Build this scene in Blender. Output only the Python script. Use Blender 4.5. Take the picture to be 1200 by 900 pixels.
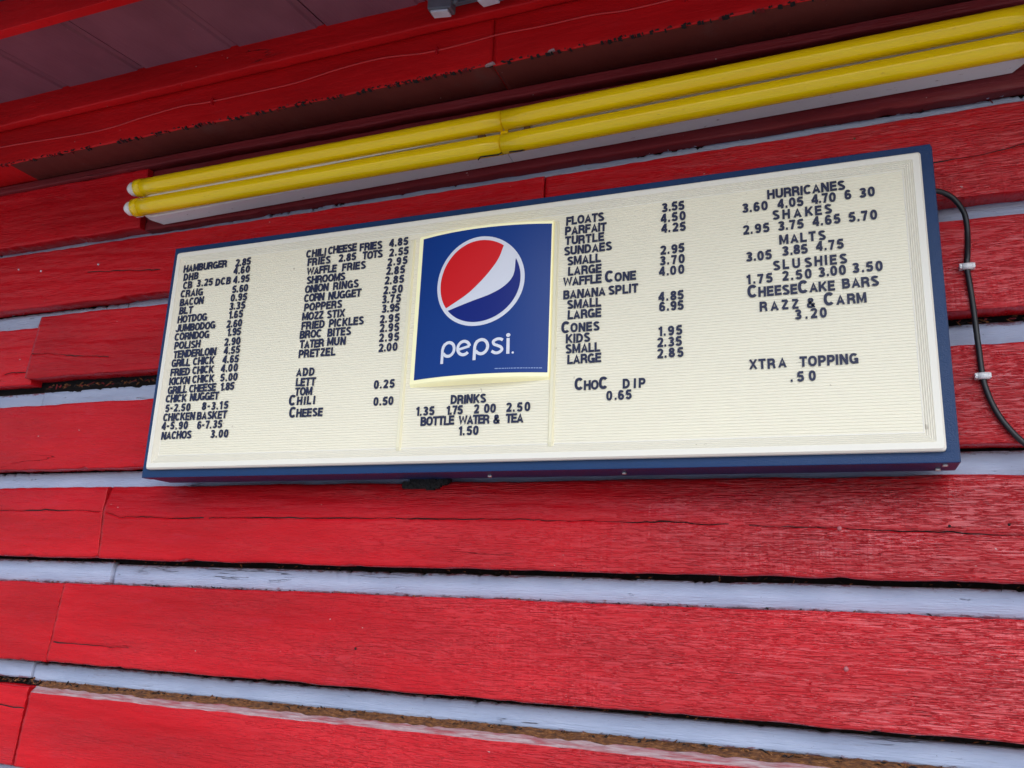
import bpy, bmesh, math, random
import numpy as np
from mathutils import Matrix, Vector

for o in list(bpy.data.objects):
    bpy.data.objects.remove(o)
SC = bpy.context.scene
COL = SC.collection
EYE = 1.60                      # camera height above the ground
D = 1.807                       # camera to the faces of the wall boards
SIGN_Y = -0.107                 # front flange of the menu board

# ---------------------------------------------------------------- camera
cam_d = bpy.data.cameras.new('camera')
cam = bpy.data.objects.new('camera', cam_d)
COL.objects.link(cam)
RT = ((0.9328084837789784, -0.053820484440515425, -0.35633086877865616),
      (0.35816757494238677, 0.24767195576360335, 0.9002080818278193),
      (0.0398035281081133, -0.9673478990429555, 0.2503072539247049))
mw = Matrix.Identity(4)
for r in range(3):
    mw[r][0] = RT[r][0]
    mw[r][1] = -RT[r][1]
    mw[r][2] = -RT[r][2]
mw.translation = (0, -D, EYE)
cam.matrix_world = mw
cam_d.sensor_fit = 'HORIZONTAL'
cam_d.sensor_width = 36.0
cam_d.lens = 999.31 / 1200 * 36
cam_d.clip_start = 0.05
cam_d.clip_end = 2000
SC.camera = cam

# ---------------------------------------------------------------- sky and sun
SUN_EL, SUN_AZ = math.radians(43), math.radians(150)   # azimuth measured from +Y (behind the wall) towards +X
w = bpy.data.worlds.new('World')
SC.world = w
w.use_nodes = True
nt = w.node_tree
nt.nodes.clear()
sky = nt.nodes.new('ShaderNodeTexSky')
sky.sky_type = 'NISHITA'
sky.sun_disc = False
sky.sun_elevation = SUN_EL
sky.sun_rotation = SUN_AZ
sky.air_density = 1.0
sky.dust_density = 2.0
bg = nt.nodes.new('ShaderNodeBackground')
bg.inputs['Strength'].default_value = 0.15
wo = nt.nodes.new('ShaderNodeOutputWorld')
nt.links.new(sky.outputs[0], bg.inputs[0])
nt.links.new(bg.outputs[0], wo.inputs[0])
sd = bpy.data.lights.new('sun', 'SUN')
sd.energy = 1.4
sd.angle = math.radians(64)
sd.color = (0.71, 0.82, 1.0)
sun = bpy.data.objects.new('sun', sd)
COL.objects.link(sun)
to_sun = Vector((math.sin(SUN_AZ) * math.cos(SUN_EL), math.cos(SUN_AZ) * math.cos(SUN_EL), math.sin(SUN_EL)))
sun.rotation_euler = to_sun.to_track_quat('Z', 'Y').to_euler()
sun.location = (3, 4, 8)
SC.view_settings.view_transform = 'Standard'
SC.view_settings.look = 'None'
SC.view_settings.gamma = 1
SC.view_settings.use_curve_mapping = False
SC.view_settings.exposure = 0.68

SC.cycles.use_denoising = True
SC.cycles.denoiser = 'OPENIMAGEDENOISE'
SC.cycles.denoising_prefilter = 'ACCURATE'
SC.cycles.use_adaptive_sampling = False
SC.cycles.max_bounces = 6
SC.cycles.diffuse_bounces = 4
SC.cycles.glossy_bounces = 2
SC.cycles.caustics_reflective = False
SC.cycles.sample_clamp_indirect = 4.0

# ---------------------------------------------------------------- helpers
def link(o):
    COL.objects.link(o)
    return o

def thing(name, label, cat, loc=(0, 0, 0), group=None):
    o = link(bpy.data.objects.new(name, None))
    o.empty_display_size = 0.05
    o.location = loc
    o['label'] = label
    o['category'] = cat
    if group:
        o['group'] = group
    return o

def tag(o, label, cat, group=None):
    o['label'] = label
    o['category'] = cat
    if group:
        o['group'] = group
    return o

def put(name, verts, faces, mats, parent=None, idx=None, smooth=False, label=None):
    """one mesh object from world-space verts; kept in world place under its parent"""
    me = bpy.data.meshes.new(name)
    verts = [tuple(map(float, v)) for v in verts]
    me.from_pydata(verts, [], [tuple(map(int, f)) for f in faces])
    if not isinstance(mats, (list, tuple)):
        mats = [mats]
    for m in mats:
        me.materials.append(m)
    if idx is not None:
        me.polygons.foreach_set('material_index', np.asarray(idx, dtype=np.int32))
    if smooth:
        me.polygons.foreach_set('use_smooth', np.ones(len(me.polygons), dtype=bool))
    me.validate()
    me.update()
    o = link(bpy.data.objects.new(name, me))
    if parent is not None:
        o.parent = parent
        o.location = -parent.matrix_basis.translation if parent.parent is None else \
            -(parent.matrix_basis.translation + parent.parent.matrix_basis.translation)
    if label:
        o['label'] = label
    return o

class MB:
    """collects simple shapes into one mesh"""
    def __init__(s):
        s.v = []; s.f = []; s.i = []
    def add(s, v, f, m=0):
        b = len(s.v)
        s.v += [tuple(p) for p in v]
        s.f += [tuple(b + k for k in q) for q in f]
        s.i += [m] * len(f)
    def box(s, x0, x1, y0, y1, z0, z1, m=0, bev=0.0):
        bm = bmesh.new()
        bmesh.ops.create_cube(bm, size=1)
        for v in bm.verts:
            v.co = (x0 + (v.co.x + .5) * (x1 - x0), y0 + (v.co.y + .5) * (y1 - y0), z0 + (v.co.z + .5) * (z1 - z0))
        if bev > 0:
            bmesh.ops.bevel(bm, geom=bm.edges[:], offset=bev, segments=2, affect='EDGES', profile=.6)
        bm.verts.index_update()
        s.add([v.co[:] for v in bm.verts], [[v.index for v in f.verts] for f in bm.faces], m)
        bm.free()
    def tube(s, pts, r, n=12, m=0, caps=True, radii=None):
        pts = [Vector(p) for p in pts]
        rings = []
        up = Vector((0.123, 0.0, 1.0)).normalized()
        for k, p in enumerate(pts):
            t = (pts[min(k + 1, len(pts) - 1)] - pts[max(k - 1, 0)]).normalized()
            a = t.cross(up)
            if a.length < 1e-3:
                a = t.cross(Vector((0, 1, 0)))
            a.normalize()
            b = a.cross(t).normalized()
            rr = radii[k] if radii else r
            rings.append([p + a * (rr * math.cos(2 * math.pi * j / n)) + b * (rr * math.sin(2 * math.pi * j / n)) for j in range(n)])
        v = [q[:] for ring in rings for q in ring]
        f = []
        for k in range(len(pts) - 1):
            for j in range(n):
                j2 = (j + 1) % n
                f.append((k * n + j, k * n + j2, (k + 1) * n + j2, (k + 1) * n + j))
        if caps:
            f.append(tuple(range(n))[::-1])
            f.append(tuple((len(pts) - 1) * n + j for j in range(n)))
        s.add(v, f, m)
    def disc(s, c, r, h, n=14, m=0):       # short dome-edged disc lying on an XZ plane, pointing to -Y
        x, y, z = c
        v = [(x + r * math.cos(2 * math.pi * j / n), y, z + r * math.sin(2 * math.pi * j / n)) for j in range(n)]
        v += [(x + .75 * r * math.cos(2 * math.pi * j / n), y - h, z + .75 * r * math.sin(2 * math.pi * j / n)) for j in range(n)]
        f = [(j, (j + 1) % n, n + (j + 1) % n, n + j) for j in range(n)] + [tuple(range(n, 2 * n))]
        s.add(v, f, m)
    def build(s, name, mats, parent=None, smooth=False, label=None):
        return put(name, s.v, s.f, mats, parent, s.i, smooth, label)

def smooth_noise(x, seed, scale):
    """1-D value noise, -1..1"""
    rng = np.random.RandomState(seed)
    tab = rng.uniform(-1, 1, 4096)
    t = np.asarray(x, float) / scale + 1000.37
    i = np.floor(t).astype(int)
    u = t - i
    u = u * u * (3 - 2 * u)
    return tab[i % 4096] * (1 - u) + tab[(i + 1) % 4096] * u

def catmull(pts, sub=10):
    P = [Vector(p) for p in pts]
    P = [P[0] * 2 - P[1]] + P + [P[-1] * 2 - P[-2]]
    out = []
    for k in range(1, len(P) - 2):
        for s in range(sub):
            t = s / sub
            out.append(.5 * ((2 * P[k]) + (P[k + 1] - P[k - 1]) * t + (2 * P[k - 1] - 5 * P[k] + 4 * P[k + 1] - P[k + 2]) * t * t
                             + (3 * P[k] - P[k - 1] - 3 * P[k + 1] + P[k + 2]) * t ** 3))
    out.append(P[-2])
    return out

# ---------------------------------------------------------------- materials
class NT:
    def __init__(s, name):
        s.m = bpy.data.materials.new(name)
        s.m.use_nodes = True
        s.t = s.m.node_tree
        s.b = s.t.nodes['Principled BSDF']
        s.tc = s.t.nodes.new('ShaderNodeTexCoord')
        s._bump = None
    def n(s, kind, **kw):
        nd = s.t.nodes.new(kind)
        for k, v in kw.items():
            setattr(nd, k, v)
        return nd
    def l(s, a, b):
        s.t.links.new(a, b)
    def coords(s, scale=(1, 1, 1), rot=(0, 0, 0), rnd=False):
        mp = s.n('ShaderNodeMapping')
        mp.inputs['Scale'].default_value = scale
        mp.inputs['Rotation'].default_value = rot
        src = s.tc.outputs['Object']
        if rnd:
            oi = s.n('ShaderNodeObjectInfo')
            ad = s.n('ShaderNodeVectorMath', operation='MULTIPLY_ADD')
            cb = s.n('ShaderNodeCombineXYZ')
            for k in range(3):
                s.l(oi.outputs['Random'], cb.inputs[k])
            s.l(cb.outputs[0], ad.inputs[0])
            ad.inputs[1].default_value = (17.3, 9.1, 23.7)
            s.l(src, ad.inputs[2])
            src = ad.outputs[0]
        s.l(src, mp.inputs[0])
        return mp.outputs[0]
    def noise(s, vec, scale=1, detail=3, rough=.55, dist=0):
        nd = s.n('ShaderNodeTexNoise')
        nd.inputs['Scale'].default_value = scale
        nd.inputs['Detail'].default_value = detail
        nd.inputs['Roughness'].default_value = rough
        nd.inputs['Distortion'].default_value = dist
        s.l(vec, nd.inputs['Vector'])
        return nd.outputs['Fac']
    def ramp(s, fac, stops, interp='LINEAR'):
        r = s.n('ShaderNodeValToRGB')
        r.color_ramp.interpolation = interp
        e = r.color_ramp.elements
        while len(e) < len(stops):
            e.new(.5)
        for k, (p, c) in enumerate(stops):
            e[k].position = p
            e[k].color = (c, c, c, 1) if not isinstance(c, (tuple, list)) else (*c, 1)
        s.l(fac, r.inputs[0])
        return r.outputs[0]
    def mix(s, fac, a, b):
        m = s.n('ShaderNodeMix', data_type='RGBA')
        for sock, v in ((m.inputs[0], fac), (m.inputs[6], a), (m.inputs[7], b)):
            if isinstance(v, bpy.types.NodeSocket):
                s.l(v, sock)
            elif isinstance(v, (int, float)):
                sock.default_value = v
            else:
                sock.default_value = (*v, 1)
        return m.outputs[2]
    def base(s, v):
        if isinstance(v, bpy.types.NodeSocket):
            s.l(v, s.b.inputs['Base Color'])
        else:
            s.b.inputs['Base Color'].default_value = (*v, 1)
    def rough(s, v):
        if isinstance(v, bpy.types.NodeSocket):
            s.l(v, s.b.inputs['Roughness'])
        else:
            s.b.inputs['Roughness'].default_value = v
    def bump(s, h, dist, strength=1.0):
        b = s.n('ShaderNodeBump')
        b.inputs['Strength'].default_value = strength
        b.inputs['Distance'].default_value = dist
        s.l(h, b.inputs['Height'])
        if s._bump:
            s.l(s._bump, b.inputs['Normal'])
        s._bump = b.outputs[0]
        s.l(s._bump, s.b.inputs['Normal'])
        s.l(s._bump, s.b.inputs['Coat Normal'])

def simple(name, col, rough=.5, metal=0, var=.12, scale=30, bump=0.0, bscale=200, spec=None):
    k = NT(name)
    v = k.noise(k.coords((1, 1, 1)), scale, 4)
    k.base(k.mix(k.ramp(v, [(.3, 0.0), (.7, 1.0)]), tuple(c * (1 - var) for c in col), tuple(min(1, c * (1 + var)) for c in col)))
    k.rough(rough)
    k.b.inputs['Metallic'].default_value = metal
    if spec is not None:
        k.b.inputs['Specular IOR Level'].default_value = spec
    if bump:
        k.bump(k.noise(k.coords((1, 1, 1)), bscale, 2), bump)
    return k.m

def red_wood(name, col, gloss=.27, grain=1.0, sawn=1.0):
    """gloss red paint over rough sawn boards: long grain, short ridges, saw kerf"""
    k = NT(name)
    big = k.noise(k.coords((.7, 1, 3), rnd=True), 2.2, 4)
    c = k.mix(k.ramp(big, [(.32, 0.0), (.68, 1.0)]), tuple(x * .78 for x in col), tuple(x * 1.14 for x in col))
    patch = k.noise(k.coords((1.3, 1, 5), rnd=True), 5, 5, .65)
    c = k.mix(k.ramp(patch, [(.60, 0.0), (.74, .35)]), c, (col[0] * .95, col[1] * 2.6 + .004, col[2] * 3 + .004))
    grime = k.noise(k.coords((4, 4, 14), rnd=True), 9, 6, .7)
    c = k.mix(k.ramp(grime, [(.30, .45), (.40, 0.0)]), c, (col[0] * .45, .008, .010))
    chip = k.noise(k.coords((1, 1, 1.6), rnd=True), 55, 2, .5)
    c = k.mix(k.ramp(chip, [(.775, 0.0), (.79, .8)]), c, (.55, .40, .38))
    # drying checks: thin wandering lines along the grain
    ck = k.noise(k.coords((.55, 1, 9), rnd=True), 1.6, 5, .5, .2)
    ab = k.n('ShaderNodeMath', operation='SUBTRACT'); k.l(ck, ab.inputs[0]); ab.inputs[1].default_value = .5
    ab2 = k.n('ShaderNodeMath', operation='ABSOLUTE'); k.l(ab.outputs[0], ab2.inputs[0])
    gate = k.ramp(k.noise(k.coords((1.6, 1, 6), rnd=True), 1.7, 2), [(.66, 0.0), (.70, .8)])
    gm = k.n('ShaderNodeMath', operation='MULTIPLY'); k.l(k.ramp(ab2.outputs[0], [(.0012, 1.0), (.0042, 0.0)]), gm.inputs[0]); k.l(gate, gm.inputs[1])
    checks = gm.outputs[0]
    c = k.mix(checks, c, (col[0] * .12, .004, .004))
    k.base(c)
    k.bump(checks, -.004)
    # where the boards were planed smooth and where the saw left them coarse (coarser towards the right end of the wall)
    sx = k.n('ShaderNodeSeparateXYZ'); k.l(k.tc.outputs['Object'], sx.inputs[0])
    md = k.n('ShaderNodeMath', operation='MULTIPLY_ADD'); k.l(k.noise(k.coords((1.0, 1, 4), rnd=True), 2.0, 3), md.inputs[0])
    md.inputs[1].default_value = 2.6
    zx = k.n('ShaderNodeMath', operation='MULTIPLY_ADD'); k.l(sx.outputs[2], zx.inputs[0]); zx.inputs[1].default_value = -1.1
    xz = k.n('ShaderNodeMath', operation='ADD'); k.l(sx.outputs[0], xz.inputs[0]); xz.inputs[1].default_value = 1.6 * 1.1
    k.l(xz.outputs[0], zx.inputs[2]); k.l(zx.outputs[0], md.inputs[2])
    coarse = k.n('ShaderNodeMapRange'); k.l(md.outputs[0], coarse.inputs[0])
    coarse.inputs[1].default_value = -.3; coarse.inputs[2].default_value = 1.7
    coarse.inputs[3].default_value = .12; coarse.inputs[4].default_value = 1.0
    cs = coarse.outputs[0]
    def mul(a, b_):
        m = k.n('ShaderNodeMath', operation='MULTIPLY'); k.l(a, m.inputs[0])
        if isinstance(b_, (int, float)): m.inputs[1].default_value = b_
        else: k.l(b_, m.inputs[1])
        return m.outputs[0]
    rn = k.noise(k.coords((2, 2, 8), rnd=True), 6, 4)
    k.rough(k.ramp(rn, [(.3, gloss - .11), (.7, gloss + .17)]))
    sv = k.n('ShaderNodeMapRange'); k.l(cs, sv.inputs[0])
    sv.inputs[1].default_value = .12; sv.inputs[2].default_value = 1.0
    sv.inputs[3].default_value = .16; sv.inputs[4].default_value = .72
    k.l(sv.outputs[0], k.b.inputs['Specular IOR Level'])
    # broad unevenness, long grain lines, short torn ridges, slanted saw kerf
    k.bump(k.noise(k.coords((1.5, 1, 9), rnd=True), 4, 2), .0025)
    grainv = k.noise(k.coords((2.2, 1, 110), rnd=True), 2.2, 3, .55, .15)
    k.bump(mul(grainv, cs), .0026 * grain)
    rid = k.noise(k.coords((24, 1, 250), rot=(0, .02, 0), rnd=True), 1.0, 2, .55, .12)
    k.bump(mul(k.ramp(rid, [(.46, 0.0), (.60, 1.0)]), cs), .0026 * grain)
    mask = k.noise(k.coords((1.1, 1, 1.2), rnd=True), 2.4, 2)
    kerf = k.noise(k.coords((150, 1, 5), rot=(0, .14, 0), rnd=True), 1.0, 1, .5)
    k.bump(mul(mul(k.ramp(mask, [(.42, 0.0), (.62, 1.0)]), kerf), cs), .0022 * sawn)
    return k.m

RED = (.52, .008, .014)
M_red = red_wood('red_paint_rough', RED)
M_redsmooth = red_wood('red_paint_smooth', (.60, .008, .010), .42, .6, .3)
M_maroon = red_wood('maroon_paint_and_shade', (.20, .020, .024), .5, .5, .4)  # maroon; on the set-back board this darker tone stands in for shade
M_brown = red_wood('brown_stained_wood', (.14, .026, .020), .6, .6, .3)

def weathered():
    k = NT('bare_weathered_wood')
    a = k.noise(k.coords((8, 20, 30)), 8, 6, .7)
    k.base(k.ramp(a, [(.30, (.02, .012, .010)), (.50, (.18, .065, .018)), (.62, (.34, .14, .035)), (.74, (.30, .26, .25))]))
    k.rough(.9)
    k.bump(k.noise(k.coords((30, 60, 60)), 5, 5, .7), .006)
    return k.m
M_bare = weathered()

def faded():
    k = NT('faded_pink_paint')
    a = k.noise(k.coords((3, 20, 40)), 6, 5, .65)
    k.base(k.ramp(a, [(.32, (.34, .05, .06)), (.50, (.38, .22, .23)), (.70, (.50, .42, .42))]))
    k.rough(.6)
    k.bump(k.noise(k.coords((12, 60, 90)), 6, 4), .002)
    return k.m
M_faded = faded()

def chink_mat():
    k = NT('pale_grey_paint')
    a = k.noise(k.coords((1.2, 1, 5), rnd=True), 5, 4)
    c = k.mix(k.ramp(a, [(.35, 0.0), (.65, 1.0)]), (.33, .39, .53), (.40, .46, .60))
    d = k.noise(k.coords((1.6, 6, 9), rnd=True), 10, 6, .7)
    c = k.mix(k.ramp(d, [(.60, 0.0), (.70, .5)]), c, (.26, .27, .34))
    e = k.noise(k.coords((5, 5, 9), rnd=True), 40, 2)
    c = k.mix(k.ramp(e, [(.74, 0.0), (.77, .8)]), c, (.05, .04, .05))
    ck = k.noise(k.coords((.9, 1, 14), rnd=True), 2.0, 5, .55, .3)
    ab = k.n('ShaderNodeMath', operation='SUBTRACT'); k.l(ck, ab.inputs[0]); ab.inputs[1].default_value = .5
    ab2 = k.n('ShaderNodeMath', operation='ABSOLUTE'); k.l(ab.outputs[0], ab2.inputs[0])
    gm = k.n('ShaderNodeMath', operation='MULTIPLY'); k.l(k.ramp(ab2.outputs[0], [(.002, 1.0), (.007, 0.0)]), gm.inputs[0])
    k.l(k.ramp(k.noise(k.coords((1.4, 1, 5), rnd=True), 1.9, 2), [(.60, 0.0), (.66, .8)]), gm.inputs[1])
    c = k.mix(gm.outputs[0], c, (.07, .065, .085))
    fl = k.noise(k.coords((2.2, 3, 12), rnd=True), 7, 5, .68)
    c = k.mix(k.ramp(fl, [(.70, 0.0), (.72, .75)]), c, (.20, .205, .27))
    # dirt and red paint lapped over the two long edges
    sp = k.n('ShaderNodeSeparateXYZ'); k.l(k.tc.outputs['Generated'], sp.inputs[0])
    pp = k.n('ShaderNodeMath', operation='PINGPONG'); k.l(sp.outputs[2], pp.inputs[0]); pp.inputs[1].default_value = .5
    ed = k.n('ShaderNodeMath', operation='MULTIPLY_ADD'); k.l(k.noise(k.coords((5, 5, 16), rnd=True), 9, 5, .7), ed.inputs[0]); ed.inputs[1].default_value = .75
    iv = k.n('ShaderNodeMath', operation='MULTIPLY'); k.l(pp.outputs[0], iv.inputs[0]); iv.inputs[1].default_value = -1.3
    k.l(iv.outputs[0], ed.inputs[2])
    em = k.ramp(ed.outputs[0], [(.24, 0.0), (.32, .8)])
    c = k.mix(em, c, k.mix(k.ramp(k.noise(k.coords((3, 3, 3), rnd=True), 7, 2), [(.45, 0.0), (.55, 1.0)]), (.11, .09, .11), (.20, .035, .045)))
    k.base(c)
    k.bump(gm.outputs[0], -.003)
    k.bump(k.ramp(fl, [(.68, 0.0), (.72, 1.0)]), -.002)
    k.rough(.55)
    k.bump(k.noise(k.coords((4, 8, 50), rnd=True), 6, 4), .002)
    return k.m
M_chink = chink_mat()
M_dark = simple('dark_gap', (.012, .008, .008), .95, bump=.003, bscale=60)
M_lump = simple('black_lump_mat', (.008, .007, .008), .85, bump=.006, bscale=90)

def plum():
    k = NT('plum_ceiling_paint')
    a = k.noise(k.coords((2, 1.2, 1), rnd=True), 4, 5)
    c = k.mix(k.ramp(a, [(.35, 0.0), (.65, 1.0)]), (.20, .072, .10), (.25, .092, .125))
    e = k.noise(k.coords((1, 1, 1), rnd=True), 70, 2)
    c = k.mix(k.ramp(e, [(.76, 0.0), (.79, .7)]), c, (.4, .33, .35))
    k.base(c)
    k.rough(.55)
    k.bump(k.noise(k.coords((50, 4, 4), rnd=True), 3, 3), .0012)
    return k.m
M_plum = plum()

def blue_metal():
    k = NT('blue_stippled_metal')
    a = k.noise(k.coords(), 14, 4)
    k.base(k.mix(a, (.002, .028, .098), (.004, .038, .130)))
    k.rough(.32)
    k.b.inputs['Specular IOR Level'].default_value = .32
    k.bump(k.noise(k.coords(), 420, 2), .0009)
    return k.m
M_blue = blue_metal()

def cream(name, col, emit, rough=.38):
    k = NT(name)
    a = k.noise(k.coords((1, 1, 1)), 3, 4)
    c = k.mix(k.ramp(a, [(.3, 0.0), (.7, 1.0)]), tuple(x * .955 for x in col), col)
    e = k.noise(k.coords((1, 1, 1)), 45, 2)
    c = k.mix(k.ramp(e, [(.755, 0.0), (.775, .45)]), c, (.32, .26, .18))
    k.base(c)
    k.rough(rough)
    k.l(c, k.b.inputs['Emission Color'])
    k.b.inputs['Emission Strength'].default_value = emit
    return k.m
M_cream = cream('cream_backlit_plastic', (.83, .775, .60), .055)
M_rim = cream('yellowed_backlit_plastic', (.88, .83, .50), .20)
M_lip = cream('ivory_plastic_lip', (.84, .80, .68), .035)
M_ridge = cream('cream_plastic_ridge', (.86, .80, .56), .03)
M_nail = simple('painted_nail', (.42, .11, .12), .4)
M_wire = simple('pink_red_wire', (.60, .018, .018), .28)
M_letter = simple('navy_letter_plastic', (.006, .011, .050), .5)

def lit(name, col, emit, rough=.3):
    k = NT(name)
    k.base(col)
    k.rough(rough)
    k.b.inputs['Specular IOR Level'].default_value = .22
    k.b.inputs['Emission Color'].default_value = (*col, 1)
    k.b.inputs['Emission Strength'].default_value = emit
    return k.m
M_pblue = lit('blue_panel_print', (.003, .034, .19), .12)
M_pdark = lit('deep_blue_print', (.002, .012, .17), .07)
M_pred = lit('red_print', (.64, .008, .010), .06)
M_pwhite = lit('white_print', (.74, .75, .80), .02)
M_small = lit('pale_small_print', (.22, .30, .52), .05)

def yellow():
    k = NT('yellow_tube_sleeve')
    a = k.noise(k.coords((.6, 8, 8)), 6, 4)
    c = k.mix(k.ramp(a, [(.35, 0.0), (.7, 1.0)]), (.95, .64, .003), (1.0, .72, .004))
    d = k.noise(k.coords((2, 9, 9)), 14, 5, .7)
    c = k.mix(k.ramp(d, [(.62, 0.0), (.74, .6)]), c, (.50, .26, .02))
    k.base(c)
    k.rough(.16)
    return k.m
M_yellow = yellow()

def white_metal():
    k = NT('white_enamel_rusted')
    d = k.noise(k.coords((3, 10, 10)), 12, 6, .72)
    c = k.mix(k.ramp(d, [(.63, 0.0), (.70, .9)]), (.80, .78, .76), (.16, .07, .03))
    k.base(c)
    k.rough(.42)
    return k.m
M_white = white_metal()
M_wplastic = simple('white_plastic', (.78, .76, .76), .35)
M_cable = simple('black_rubber', (.012, .012, .014), .42)
M_grey = simple('grey_galvanised', (.16, .17, .20), .5, .3)
M_rust = simple('rusty_steel', (.13, .06, .025), .8, bump=.001)
M_lens = simple('frosted_lens', (.68, .68, .76), .3)
M_steel = simple('zinc_screw', (.6, .58, .55), .35, .7)
M_ground = simple('ground_concrete', (.42, .42, .41), .9, var=.2, scale=3, bump=.003)
M_light_block = simple('light_block_board', (.08, .07, .06), .9)

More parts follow.
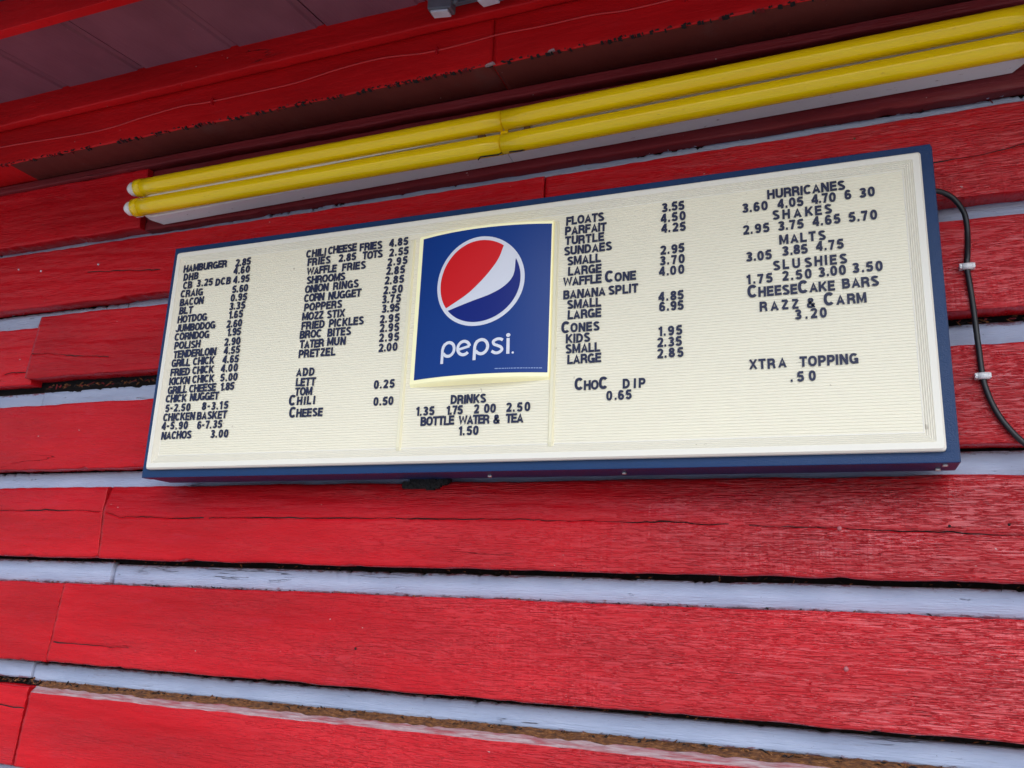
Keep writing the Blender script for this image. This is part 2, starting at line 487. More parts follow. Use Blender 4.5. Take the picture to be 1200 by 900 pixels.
MENU = [
    ('HAMBURGER', -1.6407, 0.836, 0.1443), ('2.85', -1.4683, 0.8345, 0.0493), ('DHB', -1.6365, 0.8115, 0.0497), ('4.60', -1.4712, 0.8124, 0.0521), ('CB', -1.6345, 0.7874, 0.0311),
    ('3.25', -1.5887, 0.789, 0.0531), ('DCB', -1.5263, 0.7864, 0.05), ('4.95', -1.4686, 0.7866, 0.0523), ('CRAIG', -1.6383, 0.7639, 0.0742), ('5.60', -1.4675, 0.76, 0.0501),
    ('BACON', -1.637, 0.739, 0.0791), ('0.95', -1.4692, 0.736, 0.0521), ('BLT', -1.635, 0.7152, 0.045), ('3.35', -1.4699, 0.7131, 0.0508), ('HOTDOG', -1.636, 0.6908, 0.0976),
    ('1.65', -1.4683, 0.6894, 0.045), ('JUMBODOG', -1.6381, 0.6658, 0.1302), ('2.60', -1.4716, 0.6648, 0.0494), ('CORNDOG', -1.6373, 0.642, 0.1138), ('1.95', -1.4659, 0.6412, 0.0432),
    ('POLISH', -1.6343, 0.6172, 0.0857), ('2.90', -1.471, 0.6156, 0.0504), ('TENDERLOIN', -1.633, 0.5931, 0.1399), ('4.55', -1.4694, 0.5924, 0.051), ('GRILL', -1.6352, 0.5694, 0.0612),
    ('CHICK', -1.5648, 0.5695, 0.0693), ('4.65', -1.4698, 0.5685, 0.0509), ('FRIED', -1.6342, 0.5442, 0.0632), ('CHICK', -1.5628, 0.5452, 0.0691), ('4.00', -1.4714, 0.5448, 0.0532),
    ('KICKN', -1.6341, 0.5199, 0.0672), ('CHICK', -1.5588, 0.5209, 0.0701), ('5.00', -1.4688, 0.5202, 0.0531), ('GRILL', -1.6349, 0.4958, 0.0629), ('CHEESE', -1.5646, 0.4966, 0.0854),
    ('1.85', -1.4651, 0.4961, 0.043), ('CHICK', -1.6371, 0.4728, 0.0682), ('NUGGET', -1.5586, 0.4732, 0.0923), ('5-2.50', -1.6339, 0.4477, 0.0812), ('8-3.15', -1.5155, 0.4476, 0.0821),
    ('CHICKEN', -1.6367, 0.4234, 0.1024), ('BASKET', -1.5277, 0.4231, 0.0941), ('4-5.90', -1.6376, 0.4004, 0.0847), ('6-7.35', -1.5229, 0.399, 0.078), ('NACHOS', -1.6342, 0.3751, 0.097),
    ('3.00', -1.4768, 0.3744, 0.0545), ('CHILI', -1.2472, 0.8339, 0.0591), ('CHEESE', -1.1826, 0.8359, 0.0837), ('FRIES', -1.0903, 0.8337, 0.064), ('4.85', -1.0074, 0.8348, 0.0529),
    ('FRIES', -1.2406, 0.8105, 0.0683), ('2.85', -1.1489, 0.8113, 0.0506), ('TOTS', -1.08, 0.8104, 0.0569), ('2.55', -1.0052, 0.8093, 0.0534), ('WAFFLE', -1.2404, 0.7858, 0.0886),
    ('FRIES', -1.1361, 0.7853, 0.0676), ('2.95', -1.0077, 0.7848, 0.055), ('SHROOMS', -1.2375, 0.7613, 0.113), ('2.85', -1.0092, 0.7613, 0.0515), ('ONION', -1.2396, 0.7375, 0.0696),
    ('RINGS', -1.157, 0.7379, 0.0732), ('2.85', -1.0113, 0.737, 0.0531), ('CORN', -1.2394, 0.7135, 0.0598), ('NUGGET', -1.1684, 0.713, 0.0942), ('2.50', -1.0126, 0.7121, 0.053),
    ('POPPERS', -1.2365, 0.6888, 0.1104), ('3.75', -1.0144, 0.6886, 0.0515), ('MOZZ', -1.2393, 0.6648, 0.0625), ('STIX', -1.1668, 0.6643, 0.0516), ('3.95', -1.013, 0.6651, 0.0486),
    ('FRIED', -1.2386, 0.6402, 0.0675), ('PICKLES', -1.1586, 0.6404, 0.0985), ('2.95', -1.016, 0.6391, 0.0536), ('BROC', -1.2409, 0.617, 0.0644), ('BITES', -1.1603, 0.6164, 0.067),
    ('2.95', -1.0144, 0.6158, 0.0528), ('TATER', -1.2379, 0.5919, 0.0704), ('MUN', -1.1584, 0.5927, 0.0525), ('2.95', -1.014, 0.5917, 0.0544), ('PRETZEL', -1.2379, 0.5671, 0.1059),
    ('2.00', -1.0128, 0.5672, 0.0508), ('ADD', -1.2392, 0.5198, 0.0525), ('LETT', -1.2372, 0.4947, 0.057), ('TOM', -1.2369, 0.4711, 0.0496), ('0.25', -1.0174, 0.4771, 0.0554),
    ('^CHILI', -1.2519, 0.4478, 0.0752), ('0.50', -1.0147, 0.436, 0.0528), ('^CHEESE', -1.2473, 0.4173, 0.0957), ('DRINKS', -0.8154, 0.4305, 0.0868), ('1.35', -0.9011, 0.4072, 0.0468),
    ('1.75', -0.8245, 0.4063, 0.0406), ('2_00', -0.7572, 0.4067, 0.0528), ('2.50', -0.6799, 0.4069, 0.0559), ('BOTTLE', -0.8878, 0.3835, 0.0844), ('WATER', -0.7928, 0.3826, 0.0744),
    ('&', -0.7092, 0.3817, 0.0144), ('TEA', -0.6798, 0.3821, 0.0413), ('1.50', -0.7917, 0.3584, 0.0484), ('FLOATS', -0.5532, 0.8335, 0.0886), ('3.55', -0.336, 0.8363, 0.0491),
    ('PARFAIT', -0.5553, 0.8087, 0.0965), ('4.50', -0.3386, 0.8115, 0.0541), ('TURTLE', -0.5547, 0.7845, 0.0907), ('4.25', -0.3377, 0.7871, 0.0533), ('SUNDAES', -0.5564, 0.7603, 0.1104),
    ('SMALL', -0.5481, 0.7355, 0.0774), ('2.95', -0.3398, 0.7372, 0.0518), ('LARGE', -0.5458, 0.7108, 0.0771), ('3.70', -0.3411, 0.7125, 0.0535), ('WAFFLE', -0.5568, 0.6867, 0.0884),
    ('^CONE', -0.4614, 0.686, 0.0695), ('4.00', -0.3427, 0.6887, 0.0542), ('BANANA', -0.5554, 0.6565, 0.0963), ('SPLIT', -0.4531, 0.6566, 0.0659), ('SMALL', -0.5459, 0.6324, 0.0773),
    ('4.85', -0.3444, 0.6317, 0.0538), ('LARGE', -0.5443, 0.6082, 0.0761), ('6.95', -0.3424, 0.6093, 0.0516), ('^CONES', -0.5582, 0.5782, 0.0866), ('KIDS', -0.5469, 0.554, 0.0551),
    ('1.95', -0.3446, 0.5545, 0.0503), ('SMALL', -0.5472, 0.5308, 0.0779), ('2.35', -0.3471, 0.5305, 0.0517), ('LARGE', -0.5424, 0.5064, 0.0756), ('2.85', -0.3472, 0.5067, 0.055),
    ('^CHO^C', -0.5245, 0.4475, 0.0733), ('DIP', -0.4197, 0.4457, 0.0481), ('0.65', -0.4549, 0.4223, 0.0546), ('HURRICANES', -0.1158, 0.8352, 0.1512), ('3.60', -0.1669, 0.8114, 0.0516),
    ('4.05', -0.0967, 0.8113, 0.0514), ('4.70', -0.0302, 0.8118, 0.0468), ('6_30', 0.0331, 0.8132, 0.0562), ('SHAKES', -0.1069, 0.7867, 0.115), ('2.95', -0.1667, 0.7618, 0.0531),
    ('3.75', -0.097, 0.7617, 0.0501), ('4.65', -0.0304, 0.7628, 0.0534), ('5.70', 0.0382, 0.763, 0.0522), ('MALTS', -0.0957, 0.7314, 0.0893), ('3.05', -0.1624, 0.7013, 0.0513),
    ('3.85', -0.0911, 0.7059, 0.0496), ('4.75', -0.0266, 0.7086, 0.0526), ('SLUSHIES', -0.1098, 0.6767, 0.1404), ('1.75', -0.1628, 0.6516, 0.0515), ('2.50', -0.0932, 0.6519, 0.0566),
    ('3.00', -0.0242, 0.6531, 0.0515), ('3.50', 0.0388, 0.6546, 0.0549), ('^CHEESE^CAKE', -0.1615, 0.6223, 0.1668), ('BARS', 0.0186, 0.624, 0.0663), ('RAZZ', -0.1386, 0.5907, 0.0748),
    ('&', -0.0485, 0.5899, 0.0149), ('^CARM', -0.017, 0.5919, 0.0781), ('3.20', -0.0721, 0.5681, 0.0597), ('XTRA', -0.1625, 0.4708, 0.071), ('TOPPING', -0.0674, 0.4706, 0.1067),
    ('.50', -0.0854, 0.441, 0.0469),
]

# ================================================================ ground
g = put('ground', [(-600, -600, 0), (600, -600, 0), (600, 600, 0), (-600, 600, 0)], [(0, 1, 2, 3)], M_ground)
g['kind'] = 'structure'

# ================================================================ log-sided wall
wall = thing('log_wall', 'red painted wall of wide horizontal boards with pale grey strips between them', 'wall', (-1.2, 0, 0))

def board(x0, x1, zb, zt, y0=0.0, seed=1, mats=None, crack=None, tilt=0.0, slant=(0, 0), ledge=False, depth=.052,
          name='log_board', label=None, arris=.005):
    """one rough-sawn board. zb, zt = (left, right) heights above eye level; crack = (z offsets [(x, z)...], depth)"""
    n = max(12, int((x1 - x0) / .008))
    xs = np.linspace(x0, x1, n)
    t = (xs - x0) / (x1 - x0)
    zbv = zb[0] + (zb[1] - zb[0]) * t + .0014 * smooth_noise(xs, seed, .11) + .0011 * smooth_noise(xs, seed + 1, .028)
    ztv = zt[0] + (zt[1] - zt[0]) * t + .0014 * smooth_noise(xs, seed + 2, .12) + .0011 * smooth_noise(xs, seed + 3, .03)
    nick = smooth_noise(xs, seed + 4, .05)
    zbv += np.where(nick > .80, (nick - .80) * .02, 0)
    bow = .0022 * smooth_noise(xs, seed + 5, .6)
    rows = []          # each: (y array, z array, material index of the strip ABOVE this row)
    rows.append((np.full(n, depth), zbv + .001, 0))
    rows.append((y0 + .005 + bow, zbv.copy(), 0))
    rows.append((y0 + .0015 + bow, zbv + arris * .35, 0))
    N = 34
    vs = list(np.linspace(.022, .978, N))
    face = [(v, None) for v in vs]
    if crack:
        cx, cz = zip(*crack[0])
        zc = np.interp(xs, cx, cz) + .0016 * smooth_noise(xs, seed + 7, .05) + .0012 * smooth_noise(xs, seed + 8, .017)
        on = ((xs >= cx[0]) & (xs <= cx[-1])).astype(float)
        on *= np.clip(.75 + .7 * smooth_noise(xs, seed + 9, .09), 0, 1)
        vc = float(np.mean((zc - zbv) / (ztv - zbv)))
        lo = [v for v in vs if v < vc - .02]
        hi = [v for v in vs if v > vc + .02]
        face = [(v, None) for v in lo] + [(vc, -1), (vc, 0), (vc, 1)] + [(v, None) for v in hi]
    for v, c in face:
        z = zbv + (ztv - zbv) * v
        if crack:
            shift = zc - (zbv + (ztv - zbv) * vc)
            z = z + shift * np.clip(1 - abs(v - vc) / max(vc, 1 - vc), 0, 1)
            if c is not None:
                z = zc + c * (.0010 + .0009 * np.clip(smooth_noise(xs, seed + 15, .06), -.6, 1))
        y = y0 + bow + .0007 * smooth_noise(xs + v * 37.1, seed + 20 + int(v * 40), .035) \
            + .0012 * smooth_noise(xs + v * 3.0, seed + 60 + int(v * 6), .2)
        if tilt:
            vb = vc if crack else .5
            y = y + tilt * max(0, (v - vb) / (1 - vb)) ** 1.3
        if c == 0:
            y = y + on * crack[1]
        rows.append((y, z, 9 if c in (-1, 0) and c is not None else 0))
    if ledge:
        rows.append((y0 + .001 + bow, ztv.copy(), 2))
        rows.append((y0 + .010 + bow, ztv + .009, 2))
        rows.append((y0 + .017 + bow + .003 * smooth_noise(xs, seed + 16, .03), ztv + .0135 + .0022 * smooth_noise(xs, seed + 11, .02), 1))
        rows.append((y0 + .034 + .002 * smooth_noise(xs, seed + 12, .02), ztv + .021 + .003 * smooth_noise(xs, seed + 13, .012), 1))
        rows.append((np.full(n, depth), ztv + .030, 1))
    else:
        rows.append((y0 + tilt + .0015 + bow, ztv - arris * .35, 0))
        rows.append((y0 + tilt + .005 + bow, ztv.copy(), 0))
        rows.append((np.full(n, max(depth, y0 + tilt + .02)), ztv.copy(), 0))
    V = np.zeros((len(rows), n, 3))
    zmid = .5 * (np.mean(zbv) + np.mean(ztv))
    hh = .5 * (np.mean(ztv) - np.mean(zbv))
    for r, (y, z, _) in enumerate(rows):
        sl = (slant[0] * (1 - t) + slant[1] * t) * (z - zmid) / hh
        V[r, :, 0] = xs + sl
        V[r, :, 1] = y
        V[r, :, 2] = EYE + z
    R = len(rows)
    f = []
    idx = []
    for r in range(R - 1):
        a = r * n + np.arange(n - 1)
        f += list(zip(a, a + 1, a + n + 1, a + n))
        if rows[r][2] == 9:
            idx += list(np.where(on[:-1] > .12, 3, 0))
        else:
            idx += [rows[r][2]] * (n - 1)
    f.append(tuple(int(r * n) for r in range(R)))                       # end caps
    f.append(tuple(int(r * n + n - 1) for r in range(R))[::-1])
    idx += [0, 0]
    o = put(name, V.reshape(-1, 3), f, mats or [M_red, M_bare, M_faded, M_dark], wall, idx, True, label)
    for p in o.data.polygons[-2:]: p.use_smooth = False
    return o

XL, XR = -3.7, 1.15
board(XL, -1.952, (1.068, 1.062), (1.262, 1.262), 0, 11)
board(-1.950, XR, (1.060, 1.092), (1.272, 1.272), .020, 12, [M_maroon, M_bare, M_faded, M_dark], label='red board coloured darker maroon for its shade, set back behind the tube light')  # shade of the beam and fixture is put into the maroon
board(XL, -.652, (.840, .842), (1.027, 1.034), 0, 13, crack=([(-2.142, .940), (-2.003, .928), (-1.853, .917)], .003))
board(-.649, XR, (.842, .842), (1.034, 1.050), .001, 14, crack=([(.15, .929), (.285, .931), (.378, .944), (.6, .947)], .003))
board(XL, -2.302, (.588, .592), (.772, .779), .012, 15, crack=([(-2.425, .628), (-2.397, .634), (-2.328, .633)], .006))
board(-2.300, XR, (.608, .594), (.806, .788), -.006, 16, crack=([(-2.302, .686), (-2.223, .681), (-2.116, .666), (-1.981, .655)], .004),
      slant=(.012, 0))
board(XL, XR, (.324, .333), (.517, .532), 0, 17)
board(XL, -1.916, (.083, .078), (.2755, .2755), .002, 18, crack=([(-2.7, .21), (-2.314, .208), (-1.982, .208), (-1.93, .203)], .006), tilt=.010, slant=(0, -.006))
board(-1.912, XR, (.0765, .073), (.2765, .276), 0, 19, crack=([(-1.90, .203), (-1.85, .188), (-1.15, .188), (-.7, .185), (-.32, .180), (.30, .160), (.7, .155)], .011),
      tilt=.022, slant=(-.006, 0))
board(XL, -2.0262, (-.199, -.200), (.008, .0085), .001, 20, slant=(0, .010))
board(-2.023, XR, (-.1985, -.1995), (.009, .012), -.001, 21, slant=(.010, 0), crack=([(-2.02, -.147), (-1.93, -.148), (-1.75, -.149)], .003))
board(XL, -2.094, (-.465, -.466), (-.268, -.268), .004, 22, crack=([(-2.2, -.320), (-2.135, -.324), (-2.096, -.323)], .004), slant=(0, .007))
board(-2.078, XR, (-.467, -.470), (-.2795, -.284), -.002, 23, ledge=True, slant=(.008, 0))
board(XL, XR, (-.735, -.737), (-.538, -.541), 0, 24)
board(XL, XR, (-1.005, -1.007), (-.808, -.811), 0, 25)
board(XL, XR, (-1.275, -1.277), (-1.078, -1.081), 0, 26)
board(XL, XR, (-1.56, -1.56), (-1.348, -1.351), 0, 27)

def chink(x0, x1, zb, zt, y=.045, seed=5, bulge=.0, ragged=.004):
    n = max(10, int((x1 - x0) / .005))
    xs = np.linspace(x0, x1, n)
    t = (xs - x0) / (x1 - x0)
    top = zt[0] + (zt[1] - zt[0]) * t + .001 * smooth_noise(xs, seed, .15)
    rg = smooth_noise(xs, seed + 1, .016) + .7 * smooth_noise(xs, seed + 2, .006)
    env = np.clip(.4 + 1.2 * smooth_noise(xs, seed + 3, .25), 0, 1)
    top = top - ragged * np.clip(rg, 0, 2) * env
    bot = zb[0] + (zb[1] - zb[0]) * t + .0012 * smooth_noise(xs, seed + 4, .05)
    rows = []
    yy = y + .001 * smooth_noise(xs, seed + 5, .3)
    rows.append((yy + .02, bot))
    for k in range(7):
        v = k / 6
        rows.append((yy - bulge * math.sin(math.pi * v) + .004 * v, bot + (top - bot) * v))
    rows.append((yy + .025, top + .001))
    V = np.zeros((len(rows), n, 3))
    for r, (a, z) in enumerate(rows):
        V[r, :, 0] = xs; V[r, :, 1] = a; V[r, :, 2] = EYE + z
    f = []
    for r in range(len(rows) - 1):
        a = r * n + np.arange(n - 1)
        f += list(zip(a, a + 1, a + n + 1, a + n))
    f.append(tuple(int(r * n) for r in range(len(rows))))
    f.append(tuple(int(r * n + n - 1) for r in range(len(rows)))[::-1])
    return put('chinking_strip', V.reshape(-1, 3), f, M_chink, wall, None, True)

chink(XL, XR, (1.02, 1.035), (1.064, 1.089), .047, 31, ragged=.016)
chink(XL, -2.0, (.77, .78), (.822, .842), .045, 32, ragged=.010)
chink(-1.995, XR, (.78, .775), (.846, .852), .046, 33, ragged=.006)
chink(XL, -2.28, (.51, .515), (.570, .572), .045, 34, ragged=.008)
chink(-2.278, XR, (.512, .525), (.573, .588), .044, 35, ragged=.010)
chink(XL, XR, (.268, .268), (.3215, .3265), .045, 36, ragged=.005)
chink(XL, -1.893, (.008, .008), (.0700, .0700), .040, 37, .003, .003)
chink(-1.883, XR, (.009, .010), (.0645, .0635), .044, 38, .004, .006)
chink(XL, -2.124, (-.248, -.250), (-.2035, -.205), .040, 39, .002, .003)
chink(-2.121, XR, (-.2545, -.258), (-.2075, -.2165), .045, 40, .003, .005)
chink(XL, XR, (-.52, -.52), (-.474, -.478), .045, 41)
chink(XL, XR, (-.79, -.79), (-.744, -.746), .045, 42)
chink(XL, XR, (-1.06, -1.06), (-1.014, -1.016), .045, 43)
chink(XL, XR, (-1.33, -1.33), (-1.284, -1.286), .045, 44)
m = MB(); m.box(XL, XR, .076, .16, 0.0, EYE + 1.62); m.build('backing', M_dark, wall)
m = MB(); m.box(XL - .01, XR + .01, -.01, .075, 0.0, EYE - 1.563, bev=.004); m.build('sill_plate', M_maroon, wall)

# nails: painted heads in the boards, one bare head in a grey strip
for x, z, y, r, mt in ((-.014, -.092, -.0012, .0050, M_nail), (-.012, .171, .001, .005, M_nail), (.182, .176, .001, .0032, M_dark),
                       (.281, .179, .002, .0032, M_dark), (-1.287, -.132, -.001, .0042, M_red), (.063, 1.012, .001, .003, M_rust),
                       (-2.333, .962, .0, .0035, M_lens), (-2.094, .958, 0, .003, M_lens), (-1.078, -.113, -.001, .0035, M_dark),
                       (-2.434, .978, 0, .003, M_lens), (.221, .45, 0, .0028, M_lens)):
    m = MB(); m.disc((x, y + .0015, EYE + z), r, .0032); m.build('nail_head', mt, wall, True)

# splinters, flaked paint and rotted fibre caught in the open joints
rng = random.Random(4)
def debris(xa, xb, zl, y, n, sz, mats, mate):
    m = MB()
    for _ in range(n):
        u = rng.random()
        x = xa + (xb - xa) * u
        z = EYE + zl[0] + (zl[1] - zl[0]) * u + rng.gauss(0, sz * .35)
        a = rng.uniform(.4, 1.6) * sz; b = rng.uniform(.3, .8) * sz * .5
        th = rng.gauss(0, .5)
        yy = y + rng.uniform(-.006, .006)
        c, s = math.cos(th), math.sin(th)
        pts = [(-a, 0, -b), (a * .7, .001, -b * .6), (a, -.001, b * .3), (-a * .3, .002, b)]
        v = [(x + p[0] * c - p[2] * s, yy + p[1], z + p[0] * s + p[2] * c) for p in pts]
        v += [(q[0] + .0006, q[1] + sz * .35, q[2] + .0005) for q in v]
        m.add(v, [(0, 1, 2, 3), (7, 6, 5, 4), (0, 4, 5, 1), (1, 5, 6, 2), (2, 6, 7, 3), (3, 7, 4, 0)], rng.randrange(len(mats)))
    o = m.build(mate, mats, wall)
    return o
debris(-2.27, XR, (.588, .590), .042, 420, .007, [M_bare, M_bare, M_maroon, M_dark], 'flaking_edge')
debris(XL, XR, (-.2565, -.2605), .036, 950, .006, [M_bare, M_bare, M_dark], 'flaking_edge')
debris(XL, -2.05, (.845, .848), .042, 60, .008, [M_chink, M_maroon, M_dark], 'flaking_edge')
debris(XL, XR, (1.067, 1.091), .046, 260, .006, [M_chink, M_dark, M_maroon], 'flaking_edge')
debris(XL, XR, (.071, .068), .040, 200, .004, [M_dark, M_bare, M_dark], 'flaking_edge')
debris(XL, XR, (-.201, -.208), .040, 200, .004, [M_dark, M_bare, M_dark], 'flaking_edge')
debris(XL, XR, (.0095, .0125), .038, 200, .004, [M_dark, M_bare, M_dark], 'flaking_edge')
debris(XL, XR, (.329, .332), .042, 160, .005, [M_dark, M_dark, M_maroon], 'flaking_edge')
# ragged black lump at the top edge of the board under the sign
m = MB()
for _ in range(18):
    x = rng.uniform(-.985, -.875); z = EYE + .277 - .010 * rng.random() - (.006 if x < -.9 else 0)
    m.box(x - rng.uniform(.004, .018), x + rng.uniform(.006, .022), .0035 + rng.uniform(0, .004), .03, z - rng.uniform(.001, .006), z + .012)
m.build('black_lump', M_lump, wall)

# ================================================================ header beam above the wall boards
beam = thing('header_beam', 'heavy red painted beam running along the top of the board wall under the ceiling', 'beam', (-1.2, -.06, EYE + 1.29))
def wavy_box(x0, x1, y0, y1, z0f, z1f, name, mat, seed, parent, amp=.0012, x_brown=99):
    n = int((x1 - x0) / .012)
    xs = np.linspace(x0, x1, n)
    zb = np.array([z0f(x) for x in xs]) + amp * smooth_noise(xs, seed, .09) + amp * .8 * smooth_noise(xs, seed + 1, .025)
    zt = np.array([z1f(x) for x in xs])
    yy = y0 + .0015 * smooth_noise(xs, seed + 2, .4)
    b = .004
    prof = [(np.full(n, y1), zb), (yy + b, zb), (yy + b * .3, zb + b * .3), (yy, zb + b)]
    for k in range(1, 10):
        prof.append((yy + .0008 * smooth_noise(xs, seed + 10 + k, .05), zb + b + (zt - zb - 2 * b) * k / 10))
    prof += [(yy, zt - b), (yy + b, zt), (np.full(n, y1), zt)]
    V = np.zeros((len(prof), n, 3))
    for r, (y, z) in enumerate(prof):
        V[r, :, 0] = xs; V[r, :, 1] = y; V[r, :, 2] = EYE + z
    f = []
    idx = []
    for r in range(len(prof)):
        r2 = (r + 1) % len(prof)
        a = np.arange(n - 1)
        f += list(zip(r * n + a, r * n + a + 1, r2 * n + a + 1, r2 * n + a))
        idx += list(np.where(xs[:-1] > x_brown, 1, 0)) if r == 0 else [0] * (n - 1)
    f.append(tuple(int(r * n) for r in range(len(prof))))
    f.append(tuple(int(r * n + n - 1) for r in range(len(prof)))[::-1])
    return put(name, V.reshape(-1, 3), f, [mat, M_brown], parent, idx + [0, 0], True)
bz = lambda x: 1.286 + (x + 2.4) * .003
tz = lambda x: 1.408 + (x + 2.4) * .008
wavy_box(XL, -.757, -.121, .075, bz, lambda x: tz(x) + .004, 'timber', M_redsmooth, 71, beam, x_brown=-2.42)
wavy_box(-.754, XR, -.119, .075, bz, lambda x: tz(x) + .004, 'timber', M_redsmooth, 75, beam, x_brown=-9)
wavy_box(XL, XR, -.146, -.0, lambda x: tz(x) + .006, lambda x: 1.515, 'trim_board', M_redsmooth, 81, beam)
wavy_box(XL, XR, -.014, .018, lambda x: bz(x) - .028, lambda x: bz(x) - .001, 'batten', M_maroon, 91, beam)
debris2 = MB()
for _ in range(420):
    x = rng.uniform(-2.9, .6); z = EYE + bz(x) + rng.gauss(.001, .002); a = rng.uniform(.001, .005)
    debris2.add([(x - a, -.1225, z), (x + a, -.1225, z - .001), (x + a * .6, -.1235, z + .0018), (x - a, -.111, z - .001), (x + a, -.111, z - .001), (x + a * .6, -.111, z + .0018)],
                [(0, 1, 2), (5, 4, 3), (0, 3, 4, 1), (1, 4, 5, 2), (2, 5, 3, 0)], rng.randrange(3))
debris2.build('chipped_edge', [M_dark, M_dark, M_maroon], beam)
m = MB()
for x, z, l in ((-.76, 1.288, .013), (-.60, 1.291, .009)):
    m.add([(x - l, -.1255, EYE + z), (x + l, -.1255, EYE + z + .003), (x + l * .7, -.1265, EYE + z + .007), (x - l * .5, -.1265, EYE + z + .004),
           (x - l, -.118, EYE + z), (x + l, -.118, EYE + z + .003), (x + l * .7, -.118, EYE + z + .007), (x - l * .5, -.118, EYE + z + .004)],
          [(0, 1, 2, 3), (7, 6, 5, 4), (0, 4, 5, 1), (1, 5, 6, 2), (2, 6, 7, 3), (3, 7, 4, 0)])
m.build('peeled_chip', M_faded, beam)

# ================================================================ porch roof: plank ceiling and an added light-blocking deck
roof = thing('porch_roof', 'porch ceiling of wide plum planks sloping up to the wall', 'ceiling', (-1.2, -1.2, EYE + 1.4))
cz = lambda y: EYE + 1.498 + .12 * (y + .15)
Y_OUT = -1.2  # unseen outer edge, pulled in so sky light reaches the wall and tubes
k = 0
x = -4.4
seams = [-2.179, -1.877, -1.536, -1.246]
xe = [-4.32, -4.01, -3.71, -3.40, -3.10, -2.79, -2.485] + seams + [-.94, -.63, -.325, -.02, .29, .60, .905, 1.21, 1.52, 1.83, 2.14, 2.45, 2.76, 3.07, 3.38, 3.69, 4.0, 4.31, 4.62, 4.93]  # run carried past view on the right to keep sun off the wall
for a, b in zip(xe[:-1], xe[1:]):
    x0, x1 = a + .003, b - .003
    ya, yb = Y_OUT, -.14
    dz = .0015 * rng.uniform(-1, 1)
    lap = .024
    v = []
    for y in (ya, yb):
        z = cz(y) + dz
        v += [(x0, y, z + .004), (x0 + .004, y, z), (x1 - lap, y, z), (x1 - lap + .005, y, z + .005), (x1, y, z + .005), (x1, y, z + .018), (x0, y, z + .018)]
    n7 = 7
    f = [(j, (j + 1) % n7, n7 + (j + 1) % n7, n7 + j) for j in range(n7)] + [tuple(range(n7))[::-1], tuple(range(n7, 2 * n7))]
    put('ceiling_plank', v, f, M_plum, roof)
v = [(-4.4, Y_OUT - .03, cz(Y_OUT) + .021), (5.0, Y_OUT - .03, cz(Y_OUT) + .021), (5.0, .2, cz(.2) + .021), (-4.4, .2, cz(.2) + .021)]
v += [(p[0], p[1], p[2] + .03) for p in v]
put('light_block_deck', v, [(3, 2, 1, 0), (4, 5, 6, 7), (0, 1, 5, 4), (1, 2, 6, 5), (2, 3, 7, 6), (3, 0, 4, 7)], M_light_block, roof)  # unseen sheet, added so no light leaks through the plank gaps
m = MB(); m.box(-4.4, 5.0, Y_OUT - .06, Y_OUT - .031, cz(Y_OUT) - .03, cz(Y_OUT) + .06, bev=.003); m.build('fascia_board', M_redsmooth, roof)
# thin board hung on edge across the ceiling, parallel to the wall
m = MB(); m.box(-3.6, 1.6, -.557, -.530, EYE + 1.346, EYE + 1.438, bev=.002)
tag(m.build('ceiling_batten', M_redsmooth), 'bright red batten on edge under the plum ceiling, in the upper left corner', 'batten')

# ================================================================ thin painted wire stapled along the beam
wp = [(-3.3, 1.352), (-2.8, 1.345), (-2.462, 1.351), (-2.061, 1.336), (-1.876, 1.35), (-1.732, 1.360), (-1.638, 1.355), (-1.47, 1.355), (-1.338, 1.357), (-1.196, 1.372), (-1.066, 1.376),
      (-.94, 1.364), (-.82, 1.367), (-.735, 1.372), (-.631, 1.369), (-.502, 1.370), (-.419, 1.363), (-.31, 1.365), (-.207, 1.370), (.1, 1.372), (.6, 1.376), (1.0, 1.37)]
wire = thing('thin_wire', 'thin red painted wire stapled in a wavy line along the red beam', 'wire', (-.9, -.124, EYE + 1.36))
m = MB(); m.tube(catmull([(x, -.1232, EYE + z) for x, z in wp], 6), .0024, 8); m.build('wire', M_wire, wire, True)
for x, z in ((-.91, 1.364), (-.28, 1.3655), (-1.62, 1.355), (.32, 1.373)):
    m = MB(); m.box(x - .003, x + .003, -.1275, -.119, EYE + z - .012, EYE + z + .010, bev=.001); m.build('staple', M_red, wire)

# ================================================================ twin spotlight on the beam (bare brackets with square lenses)
sp = thing('twin_spotlight', 'small grey bracket light with two square white lenses on the red beam', 'light', (-.80, -.146, EYE + 1.47))
m = MB(); m.box(-.90, -.66, -.160, -.1465, EYE + 1.462, EYE + 1.500, bev=.002); m.build('back_plate', M_grey, sp)
for x, zl, tl in ((-.862, 1.398, .18), (-.735, 1.402, -.05)):
    m = MB()
    m.tube([(x + .036, -.158, EYE + 1.478), (x + .036, -.19, EYE + 1.465), (x + .033, -.205, EYE + zl + .025)], .007, 8)
    m.build('bracket_arm', M_grey, sp, True)
    c, s = math.cos(tl), math.sin(tl)
    def tr(p, x=x, zl=zl, c=c, s=s):
        return (x + p[0] * c - p[1] * s, -.205 + p[0] * s + p[1] * c, EYE + zl + p[2] + .25 * p[1])
    m = MB()
    m.box(-.030, .030, -.022, .024, .008, .036, bev=.004)
    m.v = [tr(p) for p in m.v]
    hd = m.build('lamp_head', M_grey, sp)
    m = MB(); m.box(-.023, .021, -.016, .019, .001, .0075, bev=.002); m.v = [tr(p) for p in m.v]
    m.build('lens', M_lens, hd)

